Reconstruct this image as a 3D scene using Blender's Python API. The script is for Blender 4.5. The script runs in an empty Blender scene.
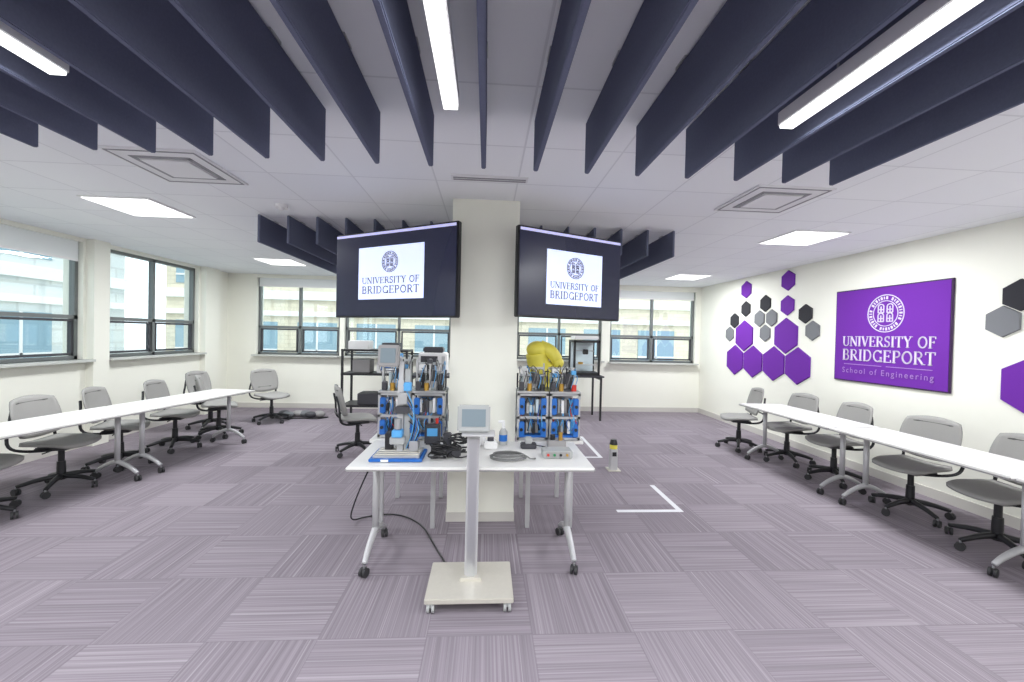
import bpy, bmesh, math, random
from mathutils import Matrix, Vector
random.seed(7)
D=bpy.data; SC=bpy.context.scene
SC.view_settings.view_transform='Standard'
SC.view_settings.look='None'
H=2.75; XL=-5.3; XR=4.7; YB=8.75; YF=-3.5

# ------------------------------------------------------------ materials
def srgb(r,g,b):
    def c(v):
        v/=255.0
        return v/12.92 if v<=0.04045 else ((v+0.055)/1.055)**2.4
    return (c(r),c(g),c(b),1)
def mat(name,col,rough=0.6,metal=0.0,emit=0,noise=0.0,nscale=30,bump=0.0,alpha=None):
    m=D.materials.new(name); m.use_nodes=True
    nt=m.node_tree; p=nt.nodes['Principled BSDF']
    p.inputs['Base Color'].default_value=col
    p.inputs['Roughness'].default_value=rough
    p.inputs['Metallic'].default_value=metal
    if emit:
        p.inputs['Emission Color'].default_value=col
        p.inputs['Emission Strength'].default_value=emit
    if noise or bump:
        tc=nt.nodes.new('ShaderNodeTexCoord'); n=nt.nodes.new('ShaderNodeTexNoise')
        n.inputs['Scale'].default_value=nscale; n.inputs['Detail'].default_value=4
        nt.links.new(tc.outputs['Object'],n.inputs['Vector'])
        if noise:
            mx=nt.nodes.new('ShaderNodeMix'); mx.data_type='RGBA'
            mx.inputs[6].default_value=tuple(max(0,c*(1-noise)) for c in col[:3])+(1,)
            mx.inputs[7].default_value=tuple(min(1,c*(1+noise)) for c in col[:3])+(1,)
            nt.links.new(n.outputs['Fac'],mx.inputs[0]); nt.links.new(mx.outputs[2],p.inputs['Base Color'])
        if bump:
            b=nt.nodes.new('ShaderNodeBump'); b.inputs['Strength'].default_value=bump; b.inputs['Distance'].default_value=0.002
            nt.links.new(n.outputs['Fac'],b.inputs['Height']); nt.links.new(b.outputs['Normal'],p.inputs['Normal'])
    return m
M_wall=mat('wall_paint',srgb(240,240,229),0.8,noise=0.015,nscale=6)
M_base=mat('baseboard_vinyl',srgb(205,202,196),0.6)
M_table=mat('white_laminate',srgb(224,223,220),0.4)
M_edge=mat('laminate_edge',srgb(150,148,148),0.5)
M_silver=mat('silver_paint',srgb(192,192,194),0.4,0.25)
M_alu=mat('aluminium',srgb(190,192,195),0.3,0.8)
M_steel=mat('brushed_steel',srgb(202,198,188),0.45,0.3,noise=0.05,nscale=50)
M_black=mat('black_plastic',srgb(30,30,34),0.45)
M_dark=mat('dark_grey_plastic',srgb(62,62,68),0.5)
M_chair=mat('grey_chair_fabric',srgb(150,149,146),0.75,noise=0.08,nscale=200)
M_white=mat('white_plastic',srgb(232,232,232),0.4)
M_hgrey=mat('hmi_housing_grey',srgb(165,167,167),0.55)
M_rubber=mat('caster_rubber',srgb(48,48,50),0.6)
M_blue=mat('blue_panel',srgb(30,100,180),0.4)
M_lblue=mat('light_blue_plastic',srgb(90,165,220),0.4)
M_yellow=mat('robot_yellow',srgb(224,212,84),0.5)
M_red=mat('red_plastic',srgb(200,50,40),0.4)
M_green=mat('green_pcb',srgb(40,130,80),0.5)
M_brass=mat('brass',srgb(190,150,70),0.35,0.7)
M_winfr=mat('window_frame_alu',srgb(118,122,122),0.4,0.3)
M_sill=mat('window_sill',srgb(195,197,192),0.5)
M_shade=mat('roller_shade',srgb(228,232,232),0.8)
M_purple=mat('purple_felt',srgb(104,32,156),0.85,noise=0.06,nscale=120)
M_blackf=mat('black_felt',srgb(42,42,48),0.9)
M_greyf=mat('grey_felt',srgb(118,120,124),0.9)
M_signedge=mat('sign_dark_edge',srgb(60,35,75),0.6)
M_letter=mat('sign_letter_white',srgb(220,212,230),0.5)
M_letter2=mat('sign_letter_lilac',srgb(168,128,198),0.5)
M_light=mat('led_diffuser',(1,1,1,1),0.5,emit=2.2)
M_tape=mat('white_floor_tape',srgb(212,212,216),0.6)
M_baff=mat('baffle_felt',srgb(104,109,130),1.0,noise=0.10,nscale=90,bump=0.3)
M_baff.node_tree.nodes['Principled BSDF'].inputs['Specular IOR Level'].default_value=0.1
M_vent=mat('vent_metal',srgb(228,228,230),0.5)
M_slot=mat('vent_slot',srgb(150,150,154),0.7)
M_scr=mat('tv_screen',srgb(24,26,46),0.25,emit=0.9)
M_slide=mat('tv_slide',srgb(204,214,248),0.3,emit=0.85)
M_bar=mat('tv_taskbar',srgb(185,185,225),0.3,emit=0.7)
M_ink=mat('slide_ink',srgb(45,30,80),0.5,emit=0.1)
M_hmi=mat('hmi_screen',srgb(112,126,134),0.45,emit=0.1)
M_cable=mat('black_cable',srgb(28,28,30),0.5)
M_gcable=mat('grey_cable',srgb(120,120,120),0.5)
M_clear=mat('acrylic_light',srgb(205,220,225),0.2)
M_slotdark=mat('chair_back_slot',srgb(88,87,86),0.7)

def ceil_mat():
    m=D.materials.new('ceiling_tiles'); m.use_nodes=True; nt=m.node_tree; N=nt.nodes; L=nt.links
    p=N['Principled BSDF']; p.inputs['Roughness'].default_value=0.9
    tc=N.new('ShaderNodeTexCoord'); mp=N.new('ShaderNodeMapping'); mp.inputs['Location'].default_value=(0.1,0.12,0)
    L.new(tc.outputs['Object'],mp.inputs['Vector'])
    br=N.new('ShaderNodeTexBrick'); br.offset=0; br.inputs['Scale'].default_value=1
    br.inputs['Brick Width'].default_value=0.61; br.inputs['Row Height'].default_value=0.61
    br.inputs['Mortar Size'].default_value=0.007; br.inputs['Mortar Smooth'].default_value=0.3
    br.inputs['Color1'].default_value=srgb(242,244,246); br.inputs['Color2'].default_value=srgb(238,240,243)
    br.inputs['Mortar'].default_value=srgb(222,224,227)
    L.new(mp.outputs['Vector'],br.inputs['Vector'])
    L.new(br.outputs['Color'],p.inputs['Base Color'])
    return m
def carpet_mat():
    m=D.materials.new('purple_grey_carpet_tiles'); m.use_nodes=True; nt=m.node_tree; N=nt.nodes; L=nt.links
    p=N['Principled BSDF']; p.inputs['Roughness'].default_value=0.95
    p.inputs['Specular IOR Level'].default_value=0.15
    tc=N.new('ShaderNodeTexCoord'); sp=N.new('ShaderNodeSeparateXYZ'); L.new(tc.outputs['Object'],sp.inputs[0])
    def mth(op,a,b=None,c=None):
        n=N.new('ShaderNodeMath'); n.operation=op
        for i,v in enumerate((a,b,c)):
            if v is None: continue
            if isinstance(v,(int,float)): n.inputs[i].default_value=v
            else: L.new(v,n.inputs[i])
        return n.outputs[0]
    S=0.56
    X=mth('DIVIDE',mth('ADD',sp.outputs[0],40.3),S); Y=mth('DIVIDE',mth('ADD',sp.outputs[1],20.06),S)
    fi=mth('FLOOR',X); fj=mth('FLOOR',Y)
    hz=mth('MODULO',mth('ADD',fi,fj),2)
    vt=mth('SUBTRACT',1,hz)
    wv=N.new('ShaderNodeCombineXYZ'); L.new(fi,wv.inputs[0]); L.new(fj,wv.inputs[1])
    wn=N.new('ShaderNodeTexWhiteNoise'); wn.noise_dimensions='3D'; L.new(wv.outputs[0],wn.inputs['Vector'])
    ac=mth('ADD',mth('MULTIPLY',Y,hz),mth('MULTIPLY',X,vt))
    al=mth('ADD',mth('MULTIPLY',X,hz),mth('MULTIPLY',Y,vt))
    def stripes(freq,along,zoff):
        cb=N.new('ShaderNodeCombineXYZ'); L.new(mth('MULTIPLY',ac,freq),cb.inputs[0]); L.new(mth('MULTIPLY',al,along),cb.inputs[1])
        L.new(mth('ADD',mth('MULTIPLY',wn.outputs['Value'],40),zoff),cb.inputs[2])
        n1=N.new('ShaderNodeTexNoise'); n1.inputs['Scale'].default_value=1; n1.inputs['Detail'].default_value=2; L.new(cb.outputs[0],n1.inputs['Vector'])
        return n1.outputs['Fac']
    v=stripes(62,.4,0)
    v=mth('ADD',v,mth('MULTIPLY',mth('SUBTRACT',wn.outputs['Value'],0.5),0.14))
    v=mth('ADD',v,mth('MULTIPLY',mth('SUBTRACT',hz,0.5),0.06))
    cr=N.new('ShaderNodeValToRGB'); L.new(v,cr.inputs[0])
    e=cr.color_ramp.elements
    e[0].position=0.26; e[0].color=srgb(119,111,119)
    e[1].position=0.78; e[1].color=srgb(153,145,152)
    k=e.new(0.5); k.color=srgb(134,126,134)
    ln=mth('MULTIPLY',mth('GREATER_THAN',stripes(40,.12,7.3),0.67),0.32)
    m0=N.new('ShaderNodeMix'); m0.data_type='RGBA'; L.new(ln,m0.inputs[0]); L.new(cr.outputs[0],m0.inputs[6]); m0.inputs[7].default_value=srgb(186,179,184)
    ux=mth('FRACT',X); uy=mth('FRACT',Y)
    dx=mth('MINIMUM',mth('MINIMUM',ux,mth('SUBTRACT',1,ux)),mth('MINIMUM',uy,mth('SUBTRACT',1,uy)))
    seam=mth('LESS_THAN',dx,0.006)
    mx=N.new('ShaderNodeMix'); mx.data_type='RGBA'; L.new(mth('MULTIPLY',seam,0.3),mx.inputs[0]); L.new(m0.outputs[2],mx.inputs[6]); mx.inputs[7].default_value=srgb(100,93,102)
    L.new(mx.outputs[2],p.inputs['Base Color'])
    return m
def glass_mat():
    m=D.materials.new('window_glass'); m.use_nodes=True; nt=m.node_tree; N=nt.nodes; L=nt.links
    N.remove(N['Principled BSDF']); o=N['Material Output']
    t=N.new('ShaderNodeBsdfTransparent'); t.inputs[0].default_value=(0.92,0.95,0.95,1)
    g=N.new('ShaderNodeBsdfGlossy'); g.inputs['Roughness'].default_value=0.02
    mx=N.new('ShaderNodeMixShader'); mx.inputs[0].default_value=0.09
    L.new(t.outputs[0],mx.inputs[1]); L.new(g.outputs[0],mx.inputs[2]); L.new(mx.outputs[0],o.inputs[0])
    return m
def facade_mat(name,c1,c2,scale):
    m=D.materials.new(name); m.use_nodes=True; nt=m.node_tree; N=nt.nodes; L=nt.links
    p=N['Principled BSDF']; p.inputs['Roughness'].default_value=0.8
    tc=N.new('ShaderNodeTexCoord'); br=N.new('ShaderNodeTexBrick'); br.inputs['Scale'].default_value=scale
    br.inputs['Color1'].default_value=c1; br.inputs['Color2'].default_value=c2
    br.inputs['Mortar'].default_value=tuple(x*0.8 for x in c1[:3])+(1,)
    sp=N.new('ShaderNodeSeparateXYZ'); cb=N.new('ShaderNodeCombineXYZ')
    ad=N.new('ShaderNodeMath'); ad.operation='ADD'
    L.new(tc.outputs['Object'],sp.inputs[0]); L.new(sp.outputs[0],ad.inputs[0]); L.new(sp.outputs[1],ad.inputs[1])
    L.new(ad.outputs[0],cb.inputs[0]); L.new(sp.outputs[2],cb.inputs[1]); L.new(cb.outputs[0],br.inputs['Vector'])
    L.new(br.outputs['Color'],p.inputs['Base Color'])
    return m
M_ceil=ceil_mat(); M_carpet=carpet_mat(); M_glass=glass_mat()

# ------------------------------------------------------------ builder
class B:
    def __init__(s): s.bm=bmesh.new(); s.mats=[]
    def mi(s,m):
        if m not in s.mats: s.mats.append(m)
        return s.mats.index(m)
    def poly(s,verts,faces,m,smooth=False):
        vs=[s.bm.verts.new(v) for v in verts]; i=s.mi(m)
        for f in faces:
            try:
                fc=s.bm.faces.new([vs[k] for k in f]); fc.material_index=i; fc.smooth=smooth
            except ValueError: pass
    def box(s,c,sz,m,rot=None,bev=0):
        x,y,z=[v/2 for v in sz]
        if bev:
            b=min(bev,x*.9,y*.9,z*.9)
            tmp=bmesh.new(); bmesh.ops.create_cube(tmp,size=1)
            for v in tmp.verts: v.co=Vector((v.co.x*sz[0],v.co.y*sz[1],v.co.z*sz[2]))
            bmesh.ops.bevel(tmp,geom=list(tmp.edges),offset=b,segments=2,affect='EDGES')
            V=[v.co.copy() for v in tmp.verts]; tmp.verts.index_update()
            F=[[v.index for v in f.verts] for f in tmp.faces]; tmp.free()
        else:
            V=[Vector(a) for a in ((-x,-y,-z),(x,-y,-z),(x,y,-z),(-x,y,-z),(-x,-y,z),(x,-y,z),(x,y,z),(-x,y,z))]
            F=[(0,3,2,1),(4,5,6,7),(0,1,5,4),(1,2,6,5),(2,3,7,6),(3,0,4,7)]
        if rot is not None: V=[rot@v for v in V]
        s.poly([v+Vector(c) for v in V],F,m)
    def cyl(s,p0,p1,r,m,r1=None,n=12,smooth=True):
        p0=Vector(p0); p1=Vector(p1); r1=r if r1 is None else r1
        d=(p1-p0).normalized(); a=d.orthogonal().normalized(); b=d.cross(a)
        V=[]
        for k in range(n):
            t=2*math.pi*k/n; o=a*math.cos(t)+b*math.sin(t); V.append(p0+o*r)
        for k in range(n):
            t=2*math.pi*k/n; o=a*math.cos(t)+b*math.sin(t); V.append(p1+o*r1)
        s.poly(V,[(k,(k+1)%n,n+(k+1)%n,n+k) for k in range(n)],m,smooth)
        s.poly(V[:n],[tuple(reversed(range(n)))],m); s.poly(V[n:],[tuple(range(n))],m)
    def ball(s,c,r,m,sc=(1,1,1),n=12):
        V=[];F=[]; R=n//2
        for i in range(R+1):
            ph=math.pi*i/R
            for k in range(n):
                t=2*math.pi*k/n
                V.append(Vector(c)+Vector((r*sc[0]*math.sin(ph)*math.cos(t),r*sc[1]*math.sin(ph)*math.sin(t),r*sc[2]*math.cos(ph))))
        for i in range(R):
            for k in range(n): F.append((i*n+k,(i+1)*n+k,(i+1)*n+(k+1)%n,i*n+(k+1)%n))
        s.poly(V,F,m,True)
    def tube(s,pts,r,m,n=8,smooth_pts=0):
        P=[Vector(p) for p in pts]
        for _ in range(smooth_pts):
            Q=[P[0]]
            for a,b in zip(P,P[1:]): Q+= [a*.75+b*.25,a*.25+b*.75]
            Q.append(P[-1]); P=Q
        V=[];prev=None
        rr=r if isinstance(r,(list,tuple)) else None
        for i,p in enumerate(P):
            d=(P[min(i+1,len(P)-1)]-P[max(i-1,0)])
            if d.length<1e-6: d=Vector((0,0,1))
            d.normalize()
            a=d.orthogonal() if prev is None else prev-d*prev.dot(d)
            if a.length<1e-6: a=d.orthogonal()
            a.normalize(); prev=a; b=d.cross(a)
            q=r if rr is None else rr[0]+(rr[1]-rr[0])*i/(len(P)-1)
            for k in range(n):
                t=2*math.pi*k/n; V.append(p+(a*math.cos(t)+b*math.sin(t))*q)
        F=[(i*n+k,i*n+(k+1)%n,(i+1)*n+(k+1)%n,(i+1)*n+k) for i in range(len(P)-1) for k in range(n)]
        F.append(tuple(reversed(range(n)))); F.append(tuple((len(P)-1)*n+k for k in range(n)))
        s.poly(V,F,m,True)
    def shell(s,fn,th,m,nu=12,nv=10):
        """closed curved pad with rounded corners; fn(u,v)->Vector"""
        g=[]
        for j in range(nv+1):
            for i in range(nu+1):
                u=-1+2*i/nu; v=-1+2*j/nv
                g.append((u*math.sqrt(1-v*v*0.28),v*math.sqrt(1-u*u*0.28)))
        def nrm(u,v):
            e=.02; a=fn(u+e,v)-fn(u-e,v); b=fn(u,v+e)-fn(u,v-e); return a.cross(b).normalized()
        top=[];bot=[]
        for (u,v) in g:
            p=fn(u,v); n=nrm(u,v); ed=max(abs(u),abs(v))
            t=th*(1-0.5*max(0,(ed-.8)/.2)**2)
            top.append(p+n*t/2); bot.append(p-n*t/2)
        W=nu+1; T=len(top); F=[]
        for j in range(nv):
            for i in range(nu):
                a=j*W+i; F.append((a,a+1,a+W+1,a+W)); F.append((T+a,T+a+W,T+a+W+1,T+a+1))
        for i in range(nu):
            F.append((i,T+i,T+i+1,i+1)); a=nv*W+i; F.append((a,a+1,T+a+1,T+a))
        for j in range(nv):
            a=j*W; F.append((a,a+W,T+a+W,T+a)); a=j*W+nu; F.append((a,T+a,T+a+W,a+W))
        s.poly(top+bot,F,m,True)
    def mesh(s,name):
        me=D.meshes.new(name)
        bmesh.ops.recalc_face_normals(s.bm,faces=s.bm.faces)
        s.bm.to_mesh(me); s.bm.free()
        for m in s.mats: me.materials.append(m)
        return me
    def done(s,name,loc=(0,0,0),rz=0):
        return place(s.mesh(name),name,loc,rz)
def place(me,name,loc=(0,0,0),rz=0):
    o=D.objects.new(name,me); SC.collection.objects.link(o); o.location=loc; o.rotation_euler=(0,0,math.radians(rz)); return o
def simplebox(name,c,sz,m):
    b=B(); b.box((0,0,0),sz,m); return b.done(name,c)

# ------------------------------------------------------------ serif glyphs (flat raised lettering)
T_=.14; t_=.055
def arc(cx,cy,rx,ry,a0,a1,n=14):
    return [(cx+rx*math.cos(math.radians(a0+(a1-a0)*k/n)),cy+ry*math.sin(math.radians(a0+(a1-a0)*k/n))) for k in range(n+1)]
G={
'U':(.86,[([(.16,1),(.16,.3)],T_),(arc(.43,.3,.27,.27,180,360),.08),([(.70,.3),(.70,1)],t_)],[(.16,1),(.70,1)]),
'N':(.90,[([(.14,0),(.14,1)],t_),([(.14,.97),(.76,.03)],T_),([(.76,0),(.76,1)],t_)],[(.14,0),(.14,1),(.76,1)]),
'I':(.40,[([(.2,0),(.2,1)],T_)],[(.2,0),(.2,1)]),
'V':(.82,[([(.12,1),(.42,.02)],T_),([(.42,.02),(.72,1)],t_)],[(.12,1),(.72,1)]),
'E':(.74,[([(.17,0),(.17,1)],T_),([(.06,.97),(.62,.97)],t_),([(.17,.52),(.5,.52)],t_),([(.06,.03),(.66,.03)],t_),([(.62,1),(.62,.8)],t_),([(.66,0),(.66,.22)],t_),([(.5,.62),(.5,.42)],t_)],[]),
'R':(.82,[([(.17,0),(.17,1)],T_),([(.06,.97),(.38,.97)],t_),(arc(.36,.74,.24,.23,90,-90),.09),([(.17,.51),(.38,.51)],t_),([(.38,.5),(.7,.03)],.12)],[(.17,0),(.74,0)]),
'S':(.62,[(arc(.3,.75,.2,.22,20,230)+arc(.3,.27,.22,.24,60,-160),.1),([(.49,1),(.49,.76)],t_),([(.08,0),(.08,.26)],t_)],[]),
'T':(.76,[([(.38,0),(.38,1)],T_),([(.04,.97),(.72,.97)],t_),([(.05,1),(.05,.78)],t_),([(.71,1),(.71,.78)],t_)],[(.38,0)]),
'Y':(.80,[([(.12,1),(.41,.48)],T_),([(.70,1),(.41,.48)],t_),([(.41,.5),(.41,0)],T_)],[(.12,1),(.70,1),(.41,0)]),
'O':(.90,[(arc(.45,.5,.34,.46,0,360,24),.11)],[]),
'F':(.66,[([(.17,0),(.17,1)],T_),([(.06,.97),(.60,.97)],t_),([(.17,.52),(.48,.52)],t_),([(.60,1),(.60,.8)],t_),([(.48,.62),(.48,.42)],t_)],[(.17,0)]),
'B':(.76,[([(.17,0),(.17,1)],T_),([(.06,.97),(.38,.97)],t_),(arc(.36,.75,.22,.22,90,-90),.09),([(.17,.53),(.38,.53)],t_),(arc(.38,.28,.25,.25,90,-90),.1),([(.06,.03),(.38,.03)],t_)],[]),
'D':(.88,[([(.17,0),(.17,1)],T_),([(.06,.97),(.38,.97)],t_),(arc(.37,.5,.37,.47,90,-90,18),.1),([(.06,.03),(.38,.03)],t_)],[]),
'G':(.90,[(arc(.46,.5,.34,.46,45,330,20),.1),([(.75,.05),(.75,.42)],T_),([(.76,.98),(.76,.74)],t_)],[(.75,.42)]),
'P':(.72,[([(.17,0),(.17,1)],T_),([(.06,.97),(.38,.97)],t_),(arc(.36,.73,.24,.24,90,-90),.1),([(.17,.49),(.38,.49)],t_)],[(.17,0)]),
' ':(.42,[],[])}
def seg(b,M,p,q,w,th,m):
    dx,dy=q[0]-p[0],q[1]-p[1]; L=math.hypot(dx,dy)
    if L<1e-7: return
    nx,ny=-dy/L*w/2,dx/L*w/2; ex,ey=dx/L*w*.12,dy/L*w*.12
    P=[(p[0]-ex+nx,p[1]-ey+ny),(p[0]-ex-nx,p[1]-ey-ny),(q[0]+ex-nx,q[1]+ey-ny),(q[0]+ex+nx,q[1]+ey+ny)]
    V=[M@Vector((x,y,0)) for x,y in P]+[M@Vector((x,y,th)) for x,y in P]
    b.poly(V,[(4,5,6,7),(0,1,5,4),(1,2,6,5),(2,3,7,6),(3,0,4,7)],m)
def serif_text(b,M,txt,cx,y,h,width,th,m):
    sp=.03
    W=sum(G[c][0] for c in txt)+sp*(len(txt)-1); sx=width/W; x=cx-width/2
    for c in txt:
        adv,st,se=G[c]
        for pts,w in st:
            P=[(x+a*sx,y+bb*h) for a,bb in pts]
            for p,q in zip(P,P[1:]): seg(b,M,p,q,w*(sx*.6+h*.4),th,m)
        for a,bb in se:
            yy=y+(.03 if bb<.5 else bb-.03)*h
            seg(b,M,(x+(a-.13)*sx,yy),(x+(a+.13)*sx,yy),.055*h,th,m)
        x+=(adv+sp)*sx
def sans_text(b,M,txt,cx,y,h,width,th,m,spacing=1.3):
    c=D.curves.new('t','FONT'); c.body=txt; c.size=1; c.space_character=spacing; c.offset=0.0; c.resolution_u=3
    o=D.objects.new('t',c); SC.collection.objects.link(o)
    dg=bpy.context.evaluated_depsgraph_get(); me=D.meshes.new_from_object(o.evaluated_get(dg))
    xs=[v.co.x for v in me.vertices]; x0,x1=min(xs),max(xs); k=width/(x1-x0); kh=h/.72
    V=[M@Vector((cx-width/2+(v.co.x-x0)*k,y+v.co.y*kh,th)) for v in me.vertices]
    b.poly(V,[tuple(p.vertices) for p in me.polygons],m)
    D.objects.remove(o); D.curves.remove(c); D.meshes.remove(me)
def seal(b,M,cx,cy,r,th,m,wk=1.0):
    def ring(R,w,n=36):
        P=[(cx+R*math.cos(2*math.pi*k/n),cy+R*math.sin(2*math.pi*k/n)) for k in range(n+1)]
        for p,q in zip(P,P[1:]): seg(b,M,p,q,w*wk,th,m)
    ring(r*.97,r*.045); ring(r*.66,r*.035)
    for k in range(34):
        if k%8==7: continue
        t=2*math.pi*k/34; c,s=math.cos(t),math.sin(t)
        seg(b,M,(cx+c*r*.75,cy+s*r*.75),(cx+c*r*.88,cy+s*r*.88),r*(.05 if k%2 else .09)*wk,th,m)
    for sx in (-1,1):
        for (bx,by) in ((.24,.05),(.24,-.42)):
            x0=cx+sx*bx*r-.15*r; x1=x0+.3*r; y0=cy+by*r; y1=y0+.32*r
            for p,q in (((x0,y0),(x1,y0)),((x0,y0),(x0,y1)),((x1,y0),(x1,y1)),((x0,(y0+y1)/2),(x1,(y0+y1)/2)),(((x0+x1)/2,y0),((x0+x1)/2,y1))):
                seg(b,M,p,q,r*.05*wk,th,m)
            A=[((x0+x1)/2+.15*r*math.cos(a),y1+.12*r*math.sin(a)) for a in [math.pi*k/6 for k in range(7)]]
            for p,q in zip(A,A[1:]): seg(b,M,p,q,r*.05*wk,th,m)
def frame_matrix(o,u,v):
    u=Vector(u).normalized(); v=Vector(v).normalized(); n=u.cross(v)
    return Matrix(((u.x,v.x,n.x,o[0]),(u.y,v.y,n.y,o[1]),(u.z,v.z,n.z,o[2]),(0,0,0,1)))

# ------------------------------------------------------------ room shell
def slab(name,x0,x1,y0,y1,z0,z1,m):
    return simplebox(name,((x0+x1)/2,(y0+y1)/2,(z0+z1)/2),(x1-x0,y1-y0,z1-z0),m)
fl=B(); fl.box((0,0,-.05),(XR-XL+.4,YB-YF+.4,.1),M_carpet); fl.done('floor',((XL+XR)/2,(YB+YF)/2,0))
ce=B(); ce.box((0,0,.05),(XR-XL+.4,YB-YF+.4,.1),M_ceil); ce.done('ceiling',((XL+XR)/2,(YB+YF)/2,H))
slab('wall_right',XR,XR+.2,YF-.2,YB+.2,0,H,M_wall)
slab('wall_front',XL-.2,XR+.2,YF-.2,YF,0,H,M_wall)
def wall_with_openings(name,axis,pos,t,a0,a1,ops,m):
    b=B()
    def seg_(s0,s1,z0,z1):
        if s1-s0<1e-4 or z1-z0<1e-4: return
        if axis=='x': b.box((pos+t/2,(s0+s1)/2,(z0+z1)/2),(abs(t),s1-s0,z1-z0),m)
        else: b.box(((s0+s1)/2,pos+t/2,(z0+z1)/2),(s1-s0,abs(t),z1-z0),m)
    cur=a0
    for s0,s1,z0,z1 in ops:
        seg_(cur,s0,0,H); seg_(s0,s1,0,z0); seg_(s0,s1,z1,H); cur=s1
    seg_(cur,a1,0,H)
    return b.done(name)
ZS=1.16; ZH=2.70
LW=[(-2.6,-.3,ZS,ZH),(.1,2.5,ZS,ZH),(3.0,5.74,ZS,ZH),(6.05,7.9,ZS,ZH)]
BW=[(-4.72,-3.05,1.1,2.68),(-2.95,-.75,1.1,2.68),(.65,2.5,1.1,2.64),(2.68,4.58,1.08,2.64)]
wall_with_openings('wall_left','x',XL,-.25,YF-.2,YB+.2,LW,M_wall)
wall_with_openings('wall_back','y',YB,.25,XL,XR,BW,M_wall)
def window(name,axis,pos,out,s0,s1,z0,z1,nm,trans=.36,sub=True,shade=0):
    b=B(); w=.045; d=.07; c=pos+out*.10
    def bx(sa,sb,za,zb,th=d,m=M_winfr,off=0):
        if axis=='x': b.box((c+off,(sa+sb)/2,(za+zb)/2),(th,sb-sa,zb-za),m)
        else: b.box(((sa+sb)/2,c+off,(za+zb)/2),(sb-sa,th,zb-za),m)
    bx(s0,s1,z0,z0+w); bx(s0,s1,z1-w,z1); bx(s0,s0+w,z0,z1); bx(s1-w,s1,z0,z1)
    step=(s1-s0)/nm
    for k in range(1,nm): bx(s0+k*step-.025,s0+k*step+.025,z0,z1)
    zt=z0+(z1-z0)*trans
    bx(s0,s1,zt-.025,zt+.025)
    if sub:
        for k in range(nm):
            a=s0+k*step+.05; e=s0+(k+1)*step-.05
            for q in ((a,e,z0+.055,z0+.085),(a,e,zt-.06,zt-.03),(a,a+.025,z0+.06,zt-.05),(e-.025,e,z0+.06,zt-.05)): bx(*q,th=.05,m=M_dark)
    bx(s0+.02,s1-.02,z0+.02,z1-.02,th=.006,m=M_glass)
    if axis=='x': b.box((pos-out*.01,(s0+s1)/2,z0-.015),(.26,s1-s0+.06,.03),M_sill)
    else: b.box(((s0+s1)/2,pos-out*.01,z0-.015),(s1-s0+.06,.26,.03),M_sill)
    if shade:
        bx(s0+.03,s1-.03,z1-shade,z1,th=.006,m=M_shade,off=-out*.06)
        bx(s0+.03,s1-.03,z1-shade-.02,z1-shade+.01,th=.02,m=M_white,off=-out*.06)
    return b.done(name)
window('window_1','x',XL,-1,*LW[2],2,shade=.24)
window('window_2','x',XL,-1,*LW[3],2)
window('window_3','y',YB,1,*BW[0],2,shade=.16)
window('window_4','y',YB,1,*BW[1],2,shade=.16)
window('window_5','y',YB,1,*BW[2],2,shade=.18)
window('window_6','y',YB,1,*BW[3],2,shade=.16)
window('window_7','x',XL,-1,*LW[1],2,shade=.28)
window('window_8','x',XL,-1,*LW[0],2,shade=.28)
for i,(a,c) in enumerate(((5.78,6.01),(7.95,8.35),(2.55,2.95))):
    slab('trim_%d'%(i+1),XL,XL+.10,a,c,0,H,M_wall)
slab('baseboard_right',XR-.012,XR,YF,YB,0,.1,M_base)
slab('baseboard_back',XL,XR,YB-.012,YB,0,.1,M_base)
slab('baseboard_left',XL,XL+.012,YF,YB,0,.1,M_base)
b=B(); b.box((0,0,H/2),(.57,.6,H),M_wall); b.box((0,0,.04),(.585,.615,.08),M_base); b.done('structural_column',(-.02,3.81,0))

# outside
M_og=mat('outside_glass',srgb(140,168,182),0.15)
M_conc=mat('outside_concrete',srgb(235,236,234),0.8)
def building(name,x,y,sx,sy,h,m,axis):
    b=B(); b.box((0,0,h/2),(sx,sy,h),m)
    Mg=M_og
    L=sy if axis=='x' else sx
    n=int(L/2.4)
    for fz in (0.9,3.9,6.9):
        if fz+2>h: break
        for k in range(n):
            p=-L/2+1.2+k*2.4
            if axis=='x':
                b.box((sx/2+.01,p,fz+.9),(.04,1.6,1.5),Mg); b.box((sx/2+.03,p,fz+.9),(.05,.07,1.5),M_white); b.box((sx/2+.03,p,fz+.5),(.05,1.6,.07),M_white)
            else:
                b.box((p,-sy/2-.01,fz+.9),(1.6,.04,1.5),Mg); b.box((p,-sy/2-.03,fz+.9),(.07,.05,1.5),M_white); b.box((p,-sy/2-.03,fz+.5),(1.6,.05,.07),M_white)
        for zz,hh in ((fz-.25,.35),(fz+2.0,.2)):
            if axis=='x': b.box((sx/2+.05,0,zz),(.14,sy,hh),M_conc)
            else: b.box((0,-sy/2-.05,zz),(sx,.14,hh),M_conc)
    b.done(name,(x,y,-.6))
M_f1=facade_mat('facade_panels',srgb(215,219,218),srgb(202,209,208),.6)
M_f2=facade_mat('facade_tan',srgb(222,212,190),srgb(208,199,178),1.5)
building('office_building',-14,2,3,26,11,M_f1,'x')
building('tan_building',-1,19,24,3,9,M_f2,'y')
gr=B(); gr.box((0,0,-.7),(80,80,.1),mat('outside_paving',srgb(190,192,188),.9,noise=.1,nscale=1)); gr.done('outdoor_ground',(0,5,0))

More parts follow.
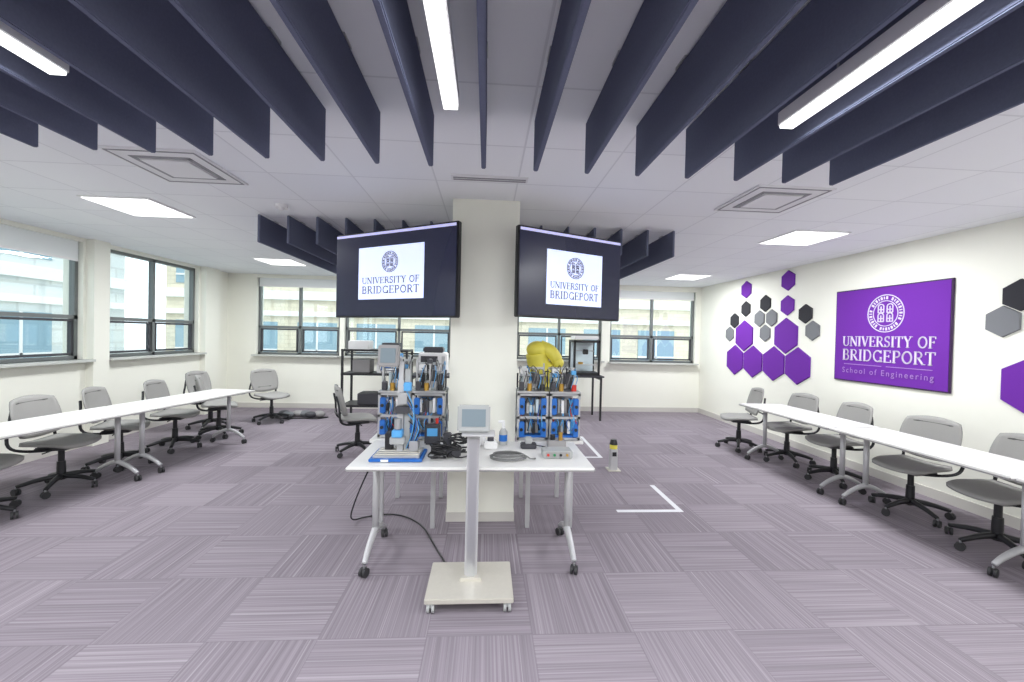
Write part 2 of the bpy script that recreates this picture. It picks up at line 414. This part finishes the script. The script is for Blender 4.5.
# ------------------------------------------------------------ ceiling items
def baffle(x,y0,y1,zb,h):
    b=B(); t=.024
    b.box((0,0,0),(t,y1-y0,h),M_baff,bev=.004)
    for yy in (-(y1-y0)*.35,(y1-y0)*.35): b.box((0,yy,h/2+.005),(.03,.08,.012),M_alu)
    return b.done('acoustic_ceiling_baffle',(x,(y0+y1)/2,zb+h/2))
for k in range(16): baffle(-2.225+.274*k,-1.2,2.17,2.47,H-.012-2.47)
for k in range(16): baffle(-2.26+.28*k,4.2,6.3,2.465,H-.012-2.465)
def strip(x,y1,L=2.6):
    b=B(); b.box((0,0,.03),(.065,L,.06),M_white,bev=.005); b.box((0,0,-.004),(.055,L-.02,.012),M_light)
    for yy in (-L*.4,L*.4): b.cyl((0,yy,.05),(0,yy,H-2.5),.004,M_alu,n=6)
    b.done('linear_led_light',(x,y1-L/2,2.5))
    l=D.lights.new('strip_lamp','AREA'); l.shape='RECTANGLE'; l.size=.053; l.size_y=L-.04; l.energy=42; l.color=(.93,.96,1)
    o=D.objects.new('strip_lamp_emitter',l); o.location=(x,y1-L/2,2.484); SC.collection.objects.link(o)
for x,y in ((-1.54,1.58),(-.16,1.66),(1.23,1.66)): strip(x,y)
def panel(x,y,E=54):
    b=B(); b.box((0,0,0),(.6,.6,.012),M_white); b.box((0,0,-.006),(.56,.56,.01),M_light)
    b.done('led_ceiling_panel',(x,y,H-.006))
    l=D.lights.new('panel_lamp','AREA'); l.shape='SQUARE'; l.size=.56; l.energy=E; l.color=(.96,.98,1)
    o=D.objects.new('panel_lamp_emitter',l); o.location=(x,y,H-.022); SC.collection.objects.link(o)
for x,y in ((-3.32,4.15),(3.44,4.32),(-3.45,7.1),(3.64,7.3),(-3.32,1.2),(3.44,1.2),(-3.3,-1.8),(3.4,-1.8),(0,-2.4),(0,7.3)): panel(x,y)  # panels beside and behind the camera are unseen, added to light the room
def vent(x,y):
    b=B(); b.box((0,0,0),(.6,.6,.012),M_vent)
    for s,wd in ((.55,.010),(.36,.03)):
        for sg in (-1,1):
            b.box((0,sg*s/2,-.006),(s+wd,wd,.008),M_slot); b.box((sg*s/2,0,-.006),(wd,s,.008),M_slot)
    b.box((0,0,-.012),(.31,.31,.012),M_vent,bev=.004)
    b.done('ceiling_air_vent',(x,y,H-.006))
vent(-2.20,3.08); vent(2.27,3.2)
b=B(); b.box((0,0,0),(.56,.09,.012),M_vent); b.box((0,-.015,-.005),(.53,.018,.008),M_slot); b.box((0,.02,-.005),(.53,.018,.008),M_slot); b.done('slot_air_diffuser',(.0,3.02,H-.006))
b=B(); b.cyl((0,0,0),(0,0,-.03),.055,M_white); b.cyl((0,0,-.03),(0,0,-.05),.03,M_white,r1=.02); b.done('smoke_detector',(-1.9,3.9,H))

# ------------------------------------------------------------ wall art
def hexa(y,z,R,m,t=.02):
    b=B(); V=[]
    for k in range(6):
        a=math.radians(60*k+30); V.append(Vector((0,R*math.cos(a),R*math.sin(a))))
    W=[Vector((-t,v.y*.97,v.z*.97)) for v in V]
    b.poly(V+W,[tuple(range(6)),tuple(range(6,12))]+[(k,(k+1)%6,6+(k+1)%6,6+k) for k in range(6)],m)
    b.done('hexagon_wall_panel',(XR,y,z))
for y,z in ((5.9,1.24),(6.42,1.24),(6.94,1.24),(7.46,1.24),(6.16,1.695),(7.2,1.695),(3.2,1.26),(2.68,1.26),(2.94,1.715),(2.16,1.26)): hexa(y,z,.285,M_purple)
for y,z in ((7.17,2.53),(6.14,2.56),(6.14,2.17)): hexa(y,z,.16,M_purple)
for y,z in ((6.65,2.24),(5.77,2.02),(7.17,2.18),(7.5,1.98),(3.33,2.06)): hexa(y,z,.145,M_blackf)
for y,z in ((5.63,1.77),(6.49,1.99),(6.79,1.99),(6.64,1.74),(7.64,1.73),(3.45,1.83),(3.1,2.3)): hexa(y,z,.145,M_greyf)
b=B(); b.box((-.012,0,0),(.024,1.38,1.17),M_signedge,bev=.004); b.box((-.0245,0,0),(.008,1.35,1.14),M_purple)
Ms=frame_matrix((-.028,0,0),(0,-1,0),(0,0,1))
seal(b,Ms,.0,.26,.225,.006,M_letter)
serif_text(b,Ms,'UNIVERSITY OF',0,-.135,.125,1.12,.008,M_letter)
serif_text(b,Ms,'BRIDGEPORT',0,-.315,.14,1.12,.008,M_letter)
for dx in (-.28,.28): seg(b,Ms,(dx-.25,-.365),(dx+.25,-.365),.008,.006,M_letter2)
sans_text(b,Ms,'School of Engineering',0,-.475,.07,1.1,.008,M_letter2)
b.done('university_wall_sign',(XR,4.535,1.70))

# ------------------------------------------------------------ TVs
def tv(xa,ya,xb,yb,zc,h,s,flip):
    pa=Vector((xa,ya,0)); pb=Vector((xb,yb,0)); u=(pb-pa); w=u.length; u.normalize(); c=(pa+pb)/2
    b=B(); M=frame_matrix((0,0,0),u,(0,0,1)); R3=M.to_3x3()
    def bx(cx,cy,cz,sx,sy,sz,m,bev=0):
        # local (u, z, n) extents -> box axes after R3 are (u, z, n)
        b.box(M@Vector((cx,cy,cz)),(sx,sy,sz),m,rot=R3,bev=bev)
    bx(0,0,-.03,w,h,.05,M_black,.006)
    bx(0,0,-.0035,w-.025,h-.03,.008,M_scr)
    bx(0,h/2-.027,.0015,w-.03,.022,.003,M_bar)
    x0,x1,y0,y1=s; X0=-w/2+x0*w; X1=-w/2+x1*w; Y1=h/2-y0*h; Y0=h/2-y1*h
    bx((X0+X1)/2,(Y0+Y1)/2,.002,X1-X0,Y1-Y0,.004,M_slide)
    M2=M@Matrix.Translation((0,0,.004)); cx=(X0+X1)/2; sw=X1-X0; sh=Y1-Y0
    seal(b,M2,cx,Y0+sh*.70,sh*.20,.001,M_ink,1.4)
    serif_text(b,M2,'UNIVERSITY OF',cx,Y0+sh*.30,sh*.12,sw*.88,.001,M_ink)
    serif_text(b,M2,'BRIDGEPORT',cx,Y0+sh*.11,sh*.14,sw*.88,.001,M_ink)
    bx(0,0,-.08,.4,.3,.05,M_dark)
    loc=Vector((c.x,c.y,zc))
    tgt=Vector((-.30 if flip else .27,3.7,zc))-loc
    e=M@Vector(((w*.2)*(1 if flip else -1),0,-.1))
    b.tube([e,Vector((tgt.x*.8,tgt.y*.8,0)),tgt],.02,M_dark)
    b.done('wall_mounted_television',loc)
tv(-1.39,3.86,-.235,3.19,2.105,.75,(.22,.76,.19,.79),True)
tv(.24,3.26,1.225,3.72,2.12,.735,(.25,.79,.22,.84),False)

# ------------------------------------------------------------ furniture
def caster(b,x,y,z=0,r=.03,m=M_rubber,ang=0):
    c,s=math.cos(ang),math.sin(ang)
    for o in (-.014,.014):
        b.cyl((x+c*(o-.008),y+s*(o-.008),z+r),(x+c*(o+.008),y+s*(o+.008),z+r),r,m,n=14)
    b.box((x,y,z+r*1.55),(.03,.034,r*.9),m)
    b.cyl((x,y,z+r*1.6),(x,y,z+r*2.5),.007,M_alu,n=8)
def training_table(L,W,h=.74,inset=.12):
    b=B()
    b.box((0,0,h-.014),(L,W,.028),M_table,bev=.006)
    b.box((0,0,h-.018),(L+.006,W+.006,.014),M_edge,bev=.004)
    b.box((0,0,h-.05),(L-2*inset,.04,.03),M_silver)
    for sx in (-1,1):
        x=sx*(L/2-inset)
        b.box((x,0,h-.04),(.06,W*.75,.02),M_silver,bev=.004)
        b.tube([(x,0,h-.04),(x,0,.17)],.024,M_silver,n=12)
        for sy in (-1,1):
            b.tube([(x,0,.19),(x,sy*W*.12,.175),(x,sy*W*.28,.13),(x,sy*(W/2-.07),.085)],[.026,.017],M_silver,n=10,smooth_pts=2)
            caster(b,x,sy*(W/2-.065),ang=.4*sy)
    return b.mesh('training_table')
me_t=training_table(1.45,.60)
for loc,r in (((3.79,4.70,0),90),((3.79,3.22,0),90),((3.79,1.745,0),90)):
    place(me_t,'training_table',loc,r)
A=math.radians(8.5)
dirv=Vector((math.sin(A),math.cos(A),0)); nrm=Vector((-math.cos(A),math.sin(A),0))
p0=Vector((-3.28,6.07,0))+nrm*.30
me_l=training_table(1.48,.60)
for k in range(3):
    c=p0-dirv*(.74+1.5*k); place(me_l,'training_table',c,90-8.5)

def task_chair():
    b=B()  # faces +y, origin on floor
    hs=.46
    b.shell(lambda u,v: Vector((u*.235,v*.225+.01,hs+.018*u*u-.03*max(0,v)**2+.015*v*v*(v<0))),.035,M_chair,12,10)
    b.box((0,0,hs-.045),(.26,.26,.03),M_dark,bev=.01)
    def bk(u,v):
        z=.715+v*.20; y=-.235-.05*v+.06*(u*u)-.02*(1-v*v)
        return Vector((-u*.245,y,z))
    b.shell(bk,.022,M_chair,14,10)
    for zc,wd in ((.855,.185),(.60,.14)):
        def band(u,v):
            z=zc+v*.008; t=(z-.715)/.20; uu=u*wd/.245
            return Vector((-u*wd,-.235-.05*t+.06*uu*uu-.02*(1-t*t),z))
        b.shell(band,.026,M_slotdark,10,2)
    for sx in (-1,1):
        b.tube([(sx*.10,.05,hs-.05),(sx*.19,-.12,hs-.05),(sx*.235,-.24,hs-.01),(sx*.235,-.25,hs+.12),(sx*.20,-.258,.68),(sx*.15,-.285,.78)],.013,M_black,n=8,smooth_pts=2)
    b.tube([(-.21,-.25,hs+.10),(0,-.285,hs+.09),(.21,-.25,hs+.10)],.011,M_black,smooth_pts=2)
    b.cyl((0,0,hs-.06),(0,0,.26),.024,M_black); b.cyl((0,0,.27),(0,0,.09),.032,M_black,r1=.036)
    b.tube([(.05,.0,hs-.06),(.22,.02,hs-.06)],.006,M_black,n=6)
    for k in range(5):
        a=math.radians(90+72*k); c,s=math.cos(a),math.sin(a)
        b.tube([(c*.02,s*.02,.125),(c*.15,s*.15,.115),(c*.285,s*.285,.08)],[.028,.016],M_black,n=8,smooth_pts=1)
        caster(b,c*.285,s*.285,0,.031,M_rubber,a+.6)
    return b.mesh('task_chair')
me_c=task_chair()
def chair(x,y,rz): place(me_c,'task_chair',(x,y,0),rz)
for x,y,r in ((3.78,5.86,75),(4.04,5.22,92),(4.06,4.50,84),(4.04,3.62,98),(4.02,2.94,86)): chair(x,y,r)
for x,y,r in ((-4.14,4.28,-84),(-4.18,4.98,-72),(-4.10,5.70,-80),(-3.98,6.40,-60),(-4.42,6.90,-95),(-3.72,7.4,-120),(-4.12,3.55,-80),(-1.68,5.55,-65)): chair(x,y,r)
me=training_table(1.61,.67,inset=.11); place(me,'training_table',(-.07,2.985,0),0)

# control stand
b=B()
b.box((0,0,.075),(.51,.39,.03),M_steel,bev=.004)
for sx in (-1,1):
    for sy in (-1,1):
        caster(b,sx*.22,sy*.165,0,.03,M_hgrey if sy<0 else M_rubber)
b.box((-.0,.03,.10),(.13,.11,.02),M_steel)
b.box((0,.03,.53),(.078,.05,.88),M_silver,bev=.006)
b.box((0,-.001,.53),(.05,.014,.86),M_alu,bev=.002)
b.box((.03,.0,.995),(.20,.14,.012),M_silver,bev=.003)
R=Matrix.Rotation(math.radians(-6),3,'X')
b.box((.0,0,1.085),(.20,.045,.165),M_hgrey,rot=R,bev=.01)
b.box((.0,-.0235,1.093),(.145,.006,.105),M_hmi,rot=R)
for k in range(4): b.box((-.06+.035*k,-.022,1.021),(.02,.006,.012),M_dark,rot=R)
b.cyl((0,.03,.97),(0,.03,1.06),.02,M_silver)
b.done('touchscreen_control_stand',(-.065,2.525,0))

# ------------------------------------------------------------ equipment
ZT=.741
def trainer(name,x,y,w=.255,d=.32,h=.36,seed=1,z=ZT,tall=.22):
    rnd=random.Random(seed); b=B(); a=.02
    for sx in (-1,1):
        for sy in (-1,1): b.box((sx*(w/2-a/2),sy*(d/2-a/2),h/2),(a,a,h),M_alu)
    for zz in (.015,h*.5,h):
        for sy in (-1,1): b.box((0,sy*(d/2-a/2),zz),(w,a,a),M_alu)
        for sx in (-1,1): b.box((sx*(w/2-a/2),0,zz),(a,d,a),M_alu)
    b.box((0,0,.03),(w-.03,d-.03,.02),M_blue); b.box((0,0,h+.015),(w,d,.02),M_alu)
    b.box((0,.1,h*.5),(w-.04,.01,h-.04),M_edge)
    for sx in (-1,1):
        b.box((sx*(w/2-.035),-d/2+.01,h*.24),(.05,.03,h*.34),M_blue,bev=.006)
        b.box((sx*(w/2-.035),-d/2+.01,h*.74),(.05,.03,h*.36),M_blue,bev=.006)
        for zz in (.24,.74): b.cyl((sx*(w/2-.035),-d/2-.005,h*zz),(sx*(w/2-.035),-d/2-.012,h*zz),.014,M_black,n=10)
    for r,zz in enumerate((.05,h*.5+.03)):
        for k in range(6):
            m=rnd.choice([M_white,M_dark,M_black,M_lblue,M_hgrey,M_edge,M_clear]); hh=rnd.uniform(.06,.12)
            b.box((-w*.26+k*w*.105,-d*.25+rnd.uniform(-.02,.02),zz+hh/2),(w*.085,.07,hh),m,bev=.002)
    for k in range(12):
        xx=rnd.uniform(-w*.4,w*.4); yy=rnd.uniform(-d*.45,-d*.3)
        b.tube([(xx,yy,h*.2),(xx+rnd.uniform(-.05,.05),yy-.04,h*.4),(xx+rnd.uniform(-.06,.06),yy,h*.6),(xx,yy+.04,h*.9)],.0035,rnd.choice([M_lblue,M_cable,M_red,M_blue,M_cable]),n=6,smooth_pts=2)
    t=h+.025
    for k in range(7):
        xx=-w*.44+k*w*.147; y0=rnd.uniform(-.1,.1); zt=t+rnd.uniform(.4,1)*tall
        b.cyl((xx,y0,t),(xx,y0,zt),rnd.uniform(.006,.012),rnd.choice([M_alu,M_silver,M_dark]),n=10)
        if k%2: b.box((xx,y0-.01,zt-.02),(.04,.045,.035),rnd.choice([M_dark,M_hgrey,M_lblue,M_alu]),bev=.004)
    b.cyl((-w*.42,-.04,t+tall*.55),(w*.42,-.04,t+tall*.55),.012,M_alu,n=10)
    b.box((0,.05,t+tall*.8),(w*.9,.02,.02),M_alu)
    b.box((w*.1,-.06,t+tall*.45),(.05,.05,.09),M_dark,bev=.004); b.box((-w*.25,-.02,t+tall*.7),(.06,.05,.05),M_white,bev=.004)
    b.cyl((-w*.1,-.1,t),(-w*.1,-.1,t+.06),.02,M_brass); b.cyl((w*.33,-.09,t),(w*.33,-.09,t+.05),.022,rnd.choice([M_red,M_yellow,M_black]))
    b.box((w*.25,.08,t+.05),(.07,.06,.1),M_dark,bev=.004); b.cyl((-w*.3,.08,t),(-w*.3,.08,t+.13),.022,M_clear)
    b.box((-w*.05,.0,t+.04),(.08,.07,.06),M_silver,bev=.004); b.box((-w*.36,-.09,t+.035),(.04,.05,.07),M_dark,bev=.004)
    for k in range(11):
        xx=rnd.uniform(-w*.4,w*.4)
        b.tube([(xx,-.1,t+.02),(xx+.03,-.12,t+tall*.6),(xx+rnd.uniform(-.08,.08),-.02,t+tall*rnd.uniform(.7,1.15)),(xx-.02,.05,t+.05)],.003,rnd.choice([M_lblue,M_cable,M_gcable,M_cable]),n=6,smooth_pts=2)
    return b.done(name,(x,y,z))
def bench(name,x,y,L,W,h,leg=M_silver,top=M_table,ix=.05,iy=.05):
    b=B(); b.box((0,0,h-.015),(L,W,.03),top,bev=.004)
    for sx in (-1,1):
        for sy in (-1,1): b.box((sx*(L/2-ix),sy*(W/2-iy),(h-.03)/2),(.035,.035,h-.03),leg)
        b.box((sx*(L/2-ix),0,h-.06),(.03,W-2*iy,.04),leg)
    b.box((0,W/2-iy,h-.07),(L-2*ix,.03,.05),leg)
    return b.done(name,(x,y,0))
bench('workbench',.555,3.72,.54,.74,.74,ix=.09); bench('workbench',-.62,3.72,.60,.74,.74,ix=.09)
trainer('mechatronics_trainer',.395,3.50,h=.38,seed=3); trainer('mechatronics_trainer',.662,3.50,h=.38,seed=9)
trainer('mechatronics_trainer',-.455,3.50,seed=5,w=.26,h=.37,tall=.26); trainer('mechatronics_trainer',-.745,3.56,w=.25,seed=12,tall=.30)

# yellow robot arm
b=B()
b.cyl((0,0,0),(0,0,.12),.09,M_dark,r1=.08,n=20); b.cyl((0,0,.12),(0,0,.46),.065,M_yellow,r1=.085,n=20)
b.ball((0,0,.52),.13,M_yellow,(1.05,1,.9),16)
b.tube([(-.02,0,.52),(-.05,0,.62),(-.07,-.01,.70)],[.11,.10],M_yellow,n=16,smooth_pts=1)
b.ball((-.06,-.01,.73),.105,M_yellow,(1,1,.8),16); b.box((.0,0,.75),(.16,.14,.09),M_yellow,bev=.035)
b.tube([(-.03,-.01,.75),(.07,-.04,.72),(.13,-.06,.63)],[.075,.055],M_yellow,n=14,smooth_pts=2)
b.ball((.135,-.06,.61),.058,M_yellow); b.cyl((.14,-.06,.59),(.14,-.06,.50),.028,M_yellow); b.cyl((.14,-.06,.50),(.14,-.06,.47),.03,M_dark)
b.tube([(.02,.07,.3),(.12,.09,.5),(.05,.10,.75),(-.05,.06,.80)],.008,M_cable,smooth_pts=2)
b.done('yellow_robot_arm',(.55,3.92,ZT))

# left station on centre table
b=B()
b.box((0,0,.012),(.35,.26,.02),M_blue,bev=.003); b.box((0,0,.03),(.31,.22,.016),M_alu,bev=.003)
for k in range(4): b.box((0,-.08+.05*k,.040),(.29,.012,.006),M_steel)
b.box((-.07,-.132,.012),(.05,.006,.014),M_white)
b.box((.0,.03,.28),(.04,.04,.5),M_silver); b.box((.045,.03,.32),(.035,.03,.58),M_hgrey); b.box((0,.03,.56),(.03,.03,.2),M_silver)
b.box((-.01,.0,.12),(.1,.09,.05),M_hgrey,bev=.005); b.box((-.01,-.02,.17),(.07,.07,.05),M_lblue,bev=.005)
b.cyl((-.01,-.02,.2),(-.01,-.02,.27),.025,M_alu); b.box((.02,-.01,.33),(.09,.05,.05),M_dark,bev=.004)
b.box((.02,-.01,.41),(.06,.05,.08),M_alu,bev=.004); b.box((.05,0,.49),(.05,.05,.06),M_lblue,bev=.004)
b.box((-.08,.05,.1),(.05,.07,.12),M_black,bev=.005); b.box((.1,.02,.08),(.06,.1,.07),M_alu,bev=.005)
b.tube([(0,.03,.68),(-.05,.02,.70),(-.09,.0,.70)],.012,M_silver)
Rm=Matrix.Rotation(math.radians(-6),3,'X')
b.box((-.08,-.01,.70),(.14,.06,.15),M_edge,rot=Rm,bev=.008); b.box((-.08,-.043,.705),(.10,.006,.1),M_hmi,rot=Rm)
for k in range(8):
    x0=.02+.008*k; b.tube([(x0,.0,.50-.05*k),(x0+.09,-.04,.34-.03*k),(x0+.07,-.03,.16),(x0+.02,.02,.05)],.004,[M_lblue,M_cable,M_blue,M_gcable][k%4],n=6,smooth_pts=2)
b.done('pneumatic_training_station',(-.585,2.88,ZT))

# cables and small items on table
b=B()
rnd=random.Random(4)
for k in range(14):
    cx,cy=rnd.uniform(-.36,-.14),rnd.uniform(2.80,3.06); r=rnd.uniform(.04,.09); P=[]
    for j in range(13):
        a=j*.62+k; P.append((cx+r*math.cos(a)*(1+.2*math.sin(a*1.7)),cy+r*.8*math.sin(a),ZT+.016+.02*(k%7)+.008*math.sin(j)))
    b.tube(P,.0055,M_cable,n=6,smooth_pts=2)
b.box((-.33,2.95,ZT+.035),(.09,.06,.06),M_black,bev=.008); b.box((-.21,2.88,ZT+.03),(.10,.05,.05),M_dark,bev=.008)
b.box((-.27,3.05,ZT+.07),(.06,.06,.12),M_dark,bev=.008); b.box((-.17,3.04,ZT+.04),(.05,.05,.07),M_white,bev=.008)
b.done('tangled_power_cables')
b=B(); P=[]
for j in range(60):
    a=j*.42; r=.10+.012*math.sin(a*.23); P.append((r*1.15*math.cos(a),r*.75*math.sin(a),.006+.0006*j))
P.append((.15,-.06,.02)); P.append((.19,-.02,.01))
b.tube(P,.005,M_gcable,n=6); b.done('coiled_cable',(.17,2.84,ZT))
b=B(); b.box((0,0,.028),(.21,.12,.055),M_hgrey,bev=.006); b.box((0,-.061,.03),(.17,.004,.035),M_edge)
for k in range(4): b.cyl((-.07+.045*k,-.06,.03),(-.07+.045*k,-.072,.03),.009,[M_red,M_green,M_black,M_brass][k])
b.done('pushbutton_control_box',(.52,2.90,ZT))
b=B(); b.cyl((0,0,0),(0,0,.10),.033,M_hgrey); b.cyl((0,0,.03),(0,0,.08),.0335,M_blue); b.cyl((0,0,.10),(0,0,.13),.033,M_hgrey,r1=.014); b.cyl((0,0,.13),(0,0,.17),.014,M_white)
b.box((-.015,0,.18),(.05,.02,.02),M_white,bev=.004); b.done('spray_bottle',(.15,3.22,ZT))
b=B(); b.box((0,0,.03),(.1,.08,.06),M_white,bev=.01); b.cyl((0,0,.06),(0,0,.085),.025,M_dark); b.done('desktop_sensor_unit',(.05,3.10,ZT))
b=B(); b.cyl((0,0,0),(0,0,.10),.04,M_white,r1=.045); b.cyl((0,0,.10),(0,0,.11),.047,M_dark); b.done('plastic_cup',(-.03,3.22,ZT))
b=B(); b.box((0,0,.08),(.12,.09,.16),M_dark,bev=.01); b.box((0,-.046,.10),(.08,.004,.06),M_lblue); b.cyl((-.03,0,.16),(-.03,0,.22),.01,M_alu); b.cyl((.03,0,.16),(.03,0,.20),.012,M_red); b.done('power_supply_unit',(-.40,3.23,ZT))
b=B(); b.box((0,0,.05),(.16,.10,.10),M_hgrey,bev=.008); b.box((0,-.051,.05),(.12,.004,.06),M_black); b.box((.02,0,.13),(.07,.06,.06),M_blue,bev=.006); b.cyl((-.05,0,.1),(-.05,0,.17),.018,M_alu); b.done('valve_terminal',(-.60,3.18,ZT))
b=B(); b.box((0,0,.02),(.12,.07,.04),M_dark,bev=.006); b.box((.0,0,.06),(.05,.05,.05),M_hgrey,bev=.005); b.tube([(.06,0,.02),(.12,.03,.006),(.16,-.03,.006),(.10,-.07,.006)],.004,M_cable,smooth_pts=2); b.done('relay_module',(.34,3.12,ZT))
b=B(); b.box((0,0,.03),(.14,.08,.06),M_edge,bev=.006); b.cyl((.03,-.01,.06),(.03,-.01,.12),.016,M_brass); b.cyl((-.03,0,.06),(-.03,0,.10),.02,M_black); b.done('proximity_sensor_kit',(.56,3.14,ZT))
b=B(); b.tube([(-.80,3.25,.70),(-.92,3.33,.5),(-1.05,3.4,.2),(-1.1,3.45,.03),(-1.0,3.6,.008),(-.75,3.66,.008),(-.5,3.45,.008),(-.36,3.1,.008),(-.25,2.85,.008)],.006,M_cable,smooth_pts=3); b.done('power_cord')

# floor sensor post & tape
b=B(); b.box((0,0,.13),(.085,.085,.26),M_silver,bev=.006); b.box((0,0,.005),(.15,.15,.01),M_steel); b.cyl((0,0,.26),(0,0,.31),.046,M_yellow); b.cyl((0,0,.31),(0,0,.37),.05,M_black,r1=.035); b.box((0,-.044,.2),(.05,.004,.05),M_black)
b.done('floor_sensor_post',(1.57,4.87,0))
def tape(name,rects):
    b=B()
    for x0,y0,x1,y1 in rects: b.box(((x0+x1)/2,(y0+y1)/2,.001),(x1-x0,y1-y0,.002),M_tape)
    b.done(name)
tape('floor_marking_tape',[(1.24,3.675,1.865,3.725),(1.815,3.725,1.865,4.35)])
tape('floor_marking_tape',[(1.535,5.4,1.585,6.5),(1.3,5.35,1.585,5.4)])

# back benches, printer, rack
bench('black_workbench',1.62,8.05,1.3,.7,.86,M_black,M_dark)
b=B(); w=.52;hh=.68
for sx in (-1,1):
    for sy in (-1,1): b.box((sx*(w/2-.02),sy*.22,hh/2),(.04,.04,hh),M_black)
for zz in (.03,hh-.02): b.box((0,0,zz),(w,.48,.05),M_black,bev=.005)
b.box((0,0,hh+.05),(w*.9,.4,.07),M_white,bev=.01); b.box((0,.2,hh/2),(w-.06,.01,hh-.1),M_clear)
b.box((0,-.02,.2),(w-.14,.3,.015),M_alu); b.box((.02,-.02,.45),(.1,.08,.1),M_black,bev=.01); b.cyl((-.2,-.02,.47),(.2,-.02,.47),.01,M_alu)
b.cyl((-.08,-.05,.21),(-.08,-.05,.25),.05,M_brass)
b.done('desktop_3d_printer',(1.95,8.05,.861))
b=B(); b.box((0,0,.15),(.4,.35,.3),M_white,bev=.02); b.box((0,-.176,.17),(.3,.006,.18),M_dark); b.box((0,-.176,.03),(.36,.008,.05),M_red); b.done('benchtop_instrument',(1.3,8.05,.861))
b=B(); L=1.15;W=.55
for sx in (-1,1):
    for sy in (-1,1): b.box((sx*(L/2-.02),sy*(W/2-.02),.65),(.035,.035,1.30),M_black)
for zz in (.3,.86,1.28): b.box((0,0,zz),(L,W,.035),M_black)
b.box((-.3,-.05,1.37),(.36,.3,.16),M_white,bev=.01); b.box((.25,-.05,1.36),(.3,.3,.12),M_dark,bev=.01)
b.box((-.25,-.05,1.0),(.3,.3,.23),M_edge,bev=.01); b.box((.2,-.05,.98),(.36,.3,.2),M_white,bev=.01); b.box((.2,-.2,.98),(.2,.01,.1),M_blue)
b.box((.0,-.05,.42),(.6,.35,.2),M_dark,bev=.01)
b.done('equipment_shelf_rack',(-1.95,7.6,0))
bench('black_workbench',-.90,7.6,.9,.6,.86,M_black,M_dark)
b=B(); b.box((0,0,.2),(.5,.4,.4),M_white,bev=.02); b.box((-.06,-.2,.22),(.3,.01,.24),M_dark,bev=.003); b.box((.19,-.2,.22),(.06,.01,.24),M_alu); b.box((0,0,.45),(.36,.3,.1),M_dark,bev=.02)
b.done('laser_engraver',(-.95,7.6,.861))
b=B(); rnd=random.Random(2)
for k in range(6):
    b.ball((-.32+.13*k,rnd.uniform(-.08,.08),.06),.095,rnd.choice([M_dark,M_greyf,M_edge]),(1.2,.9,.63))
b.tube([(-.4,-.1,.012),(-.2,-.2,.012),(.1,-.12,.012),(.35,-.2,.012),(.5,0,.012)],.01,M_cable,smooth_pts=2)
b.done('cable_bag_pile',(-3.4,7.8,0))

# ------------------------------------------------------------ world, sun, camera
w=D.worlds.new('sky'); SC.world=w; w.use_nodes=True; bg=w.node_tree.nodes['Background']
bg.inputs[0].default_value=(.86,.94,1,1); bg.inputs[1].default_value=2.7
s=D.lights.new('sun','SUN'); s.energy=1.3; s.angle=.2; so=D.objects.new('sun',s); so.rotation_euler=(math.radians(35),math.radians(25),0); SC.collection.objects.link(so)
cam=D.cameras.new('camera'); co=D.objects.new('camera',cam); SC.collection.objects.link(co); SC.camera=co
cam.sensor_width=36; cam.lens=36*410/1024; cam.clip_start=.02; cam.clip_end=200
co.matrix_world=Matrix.Translation((0,0,1.6))@(Matrix.Rotation(math.radians(-3.6),4,'Z')@Matrix.Rotation(math.radians(90-.75),4,'X')@Matrix.Rotation(math.radians(1.3),4,'Z'))
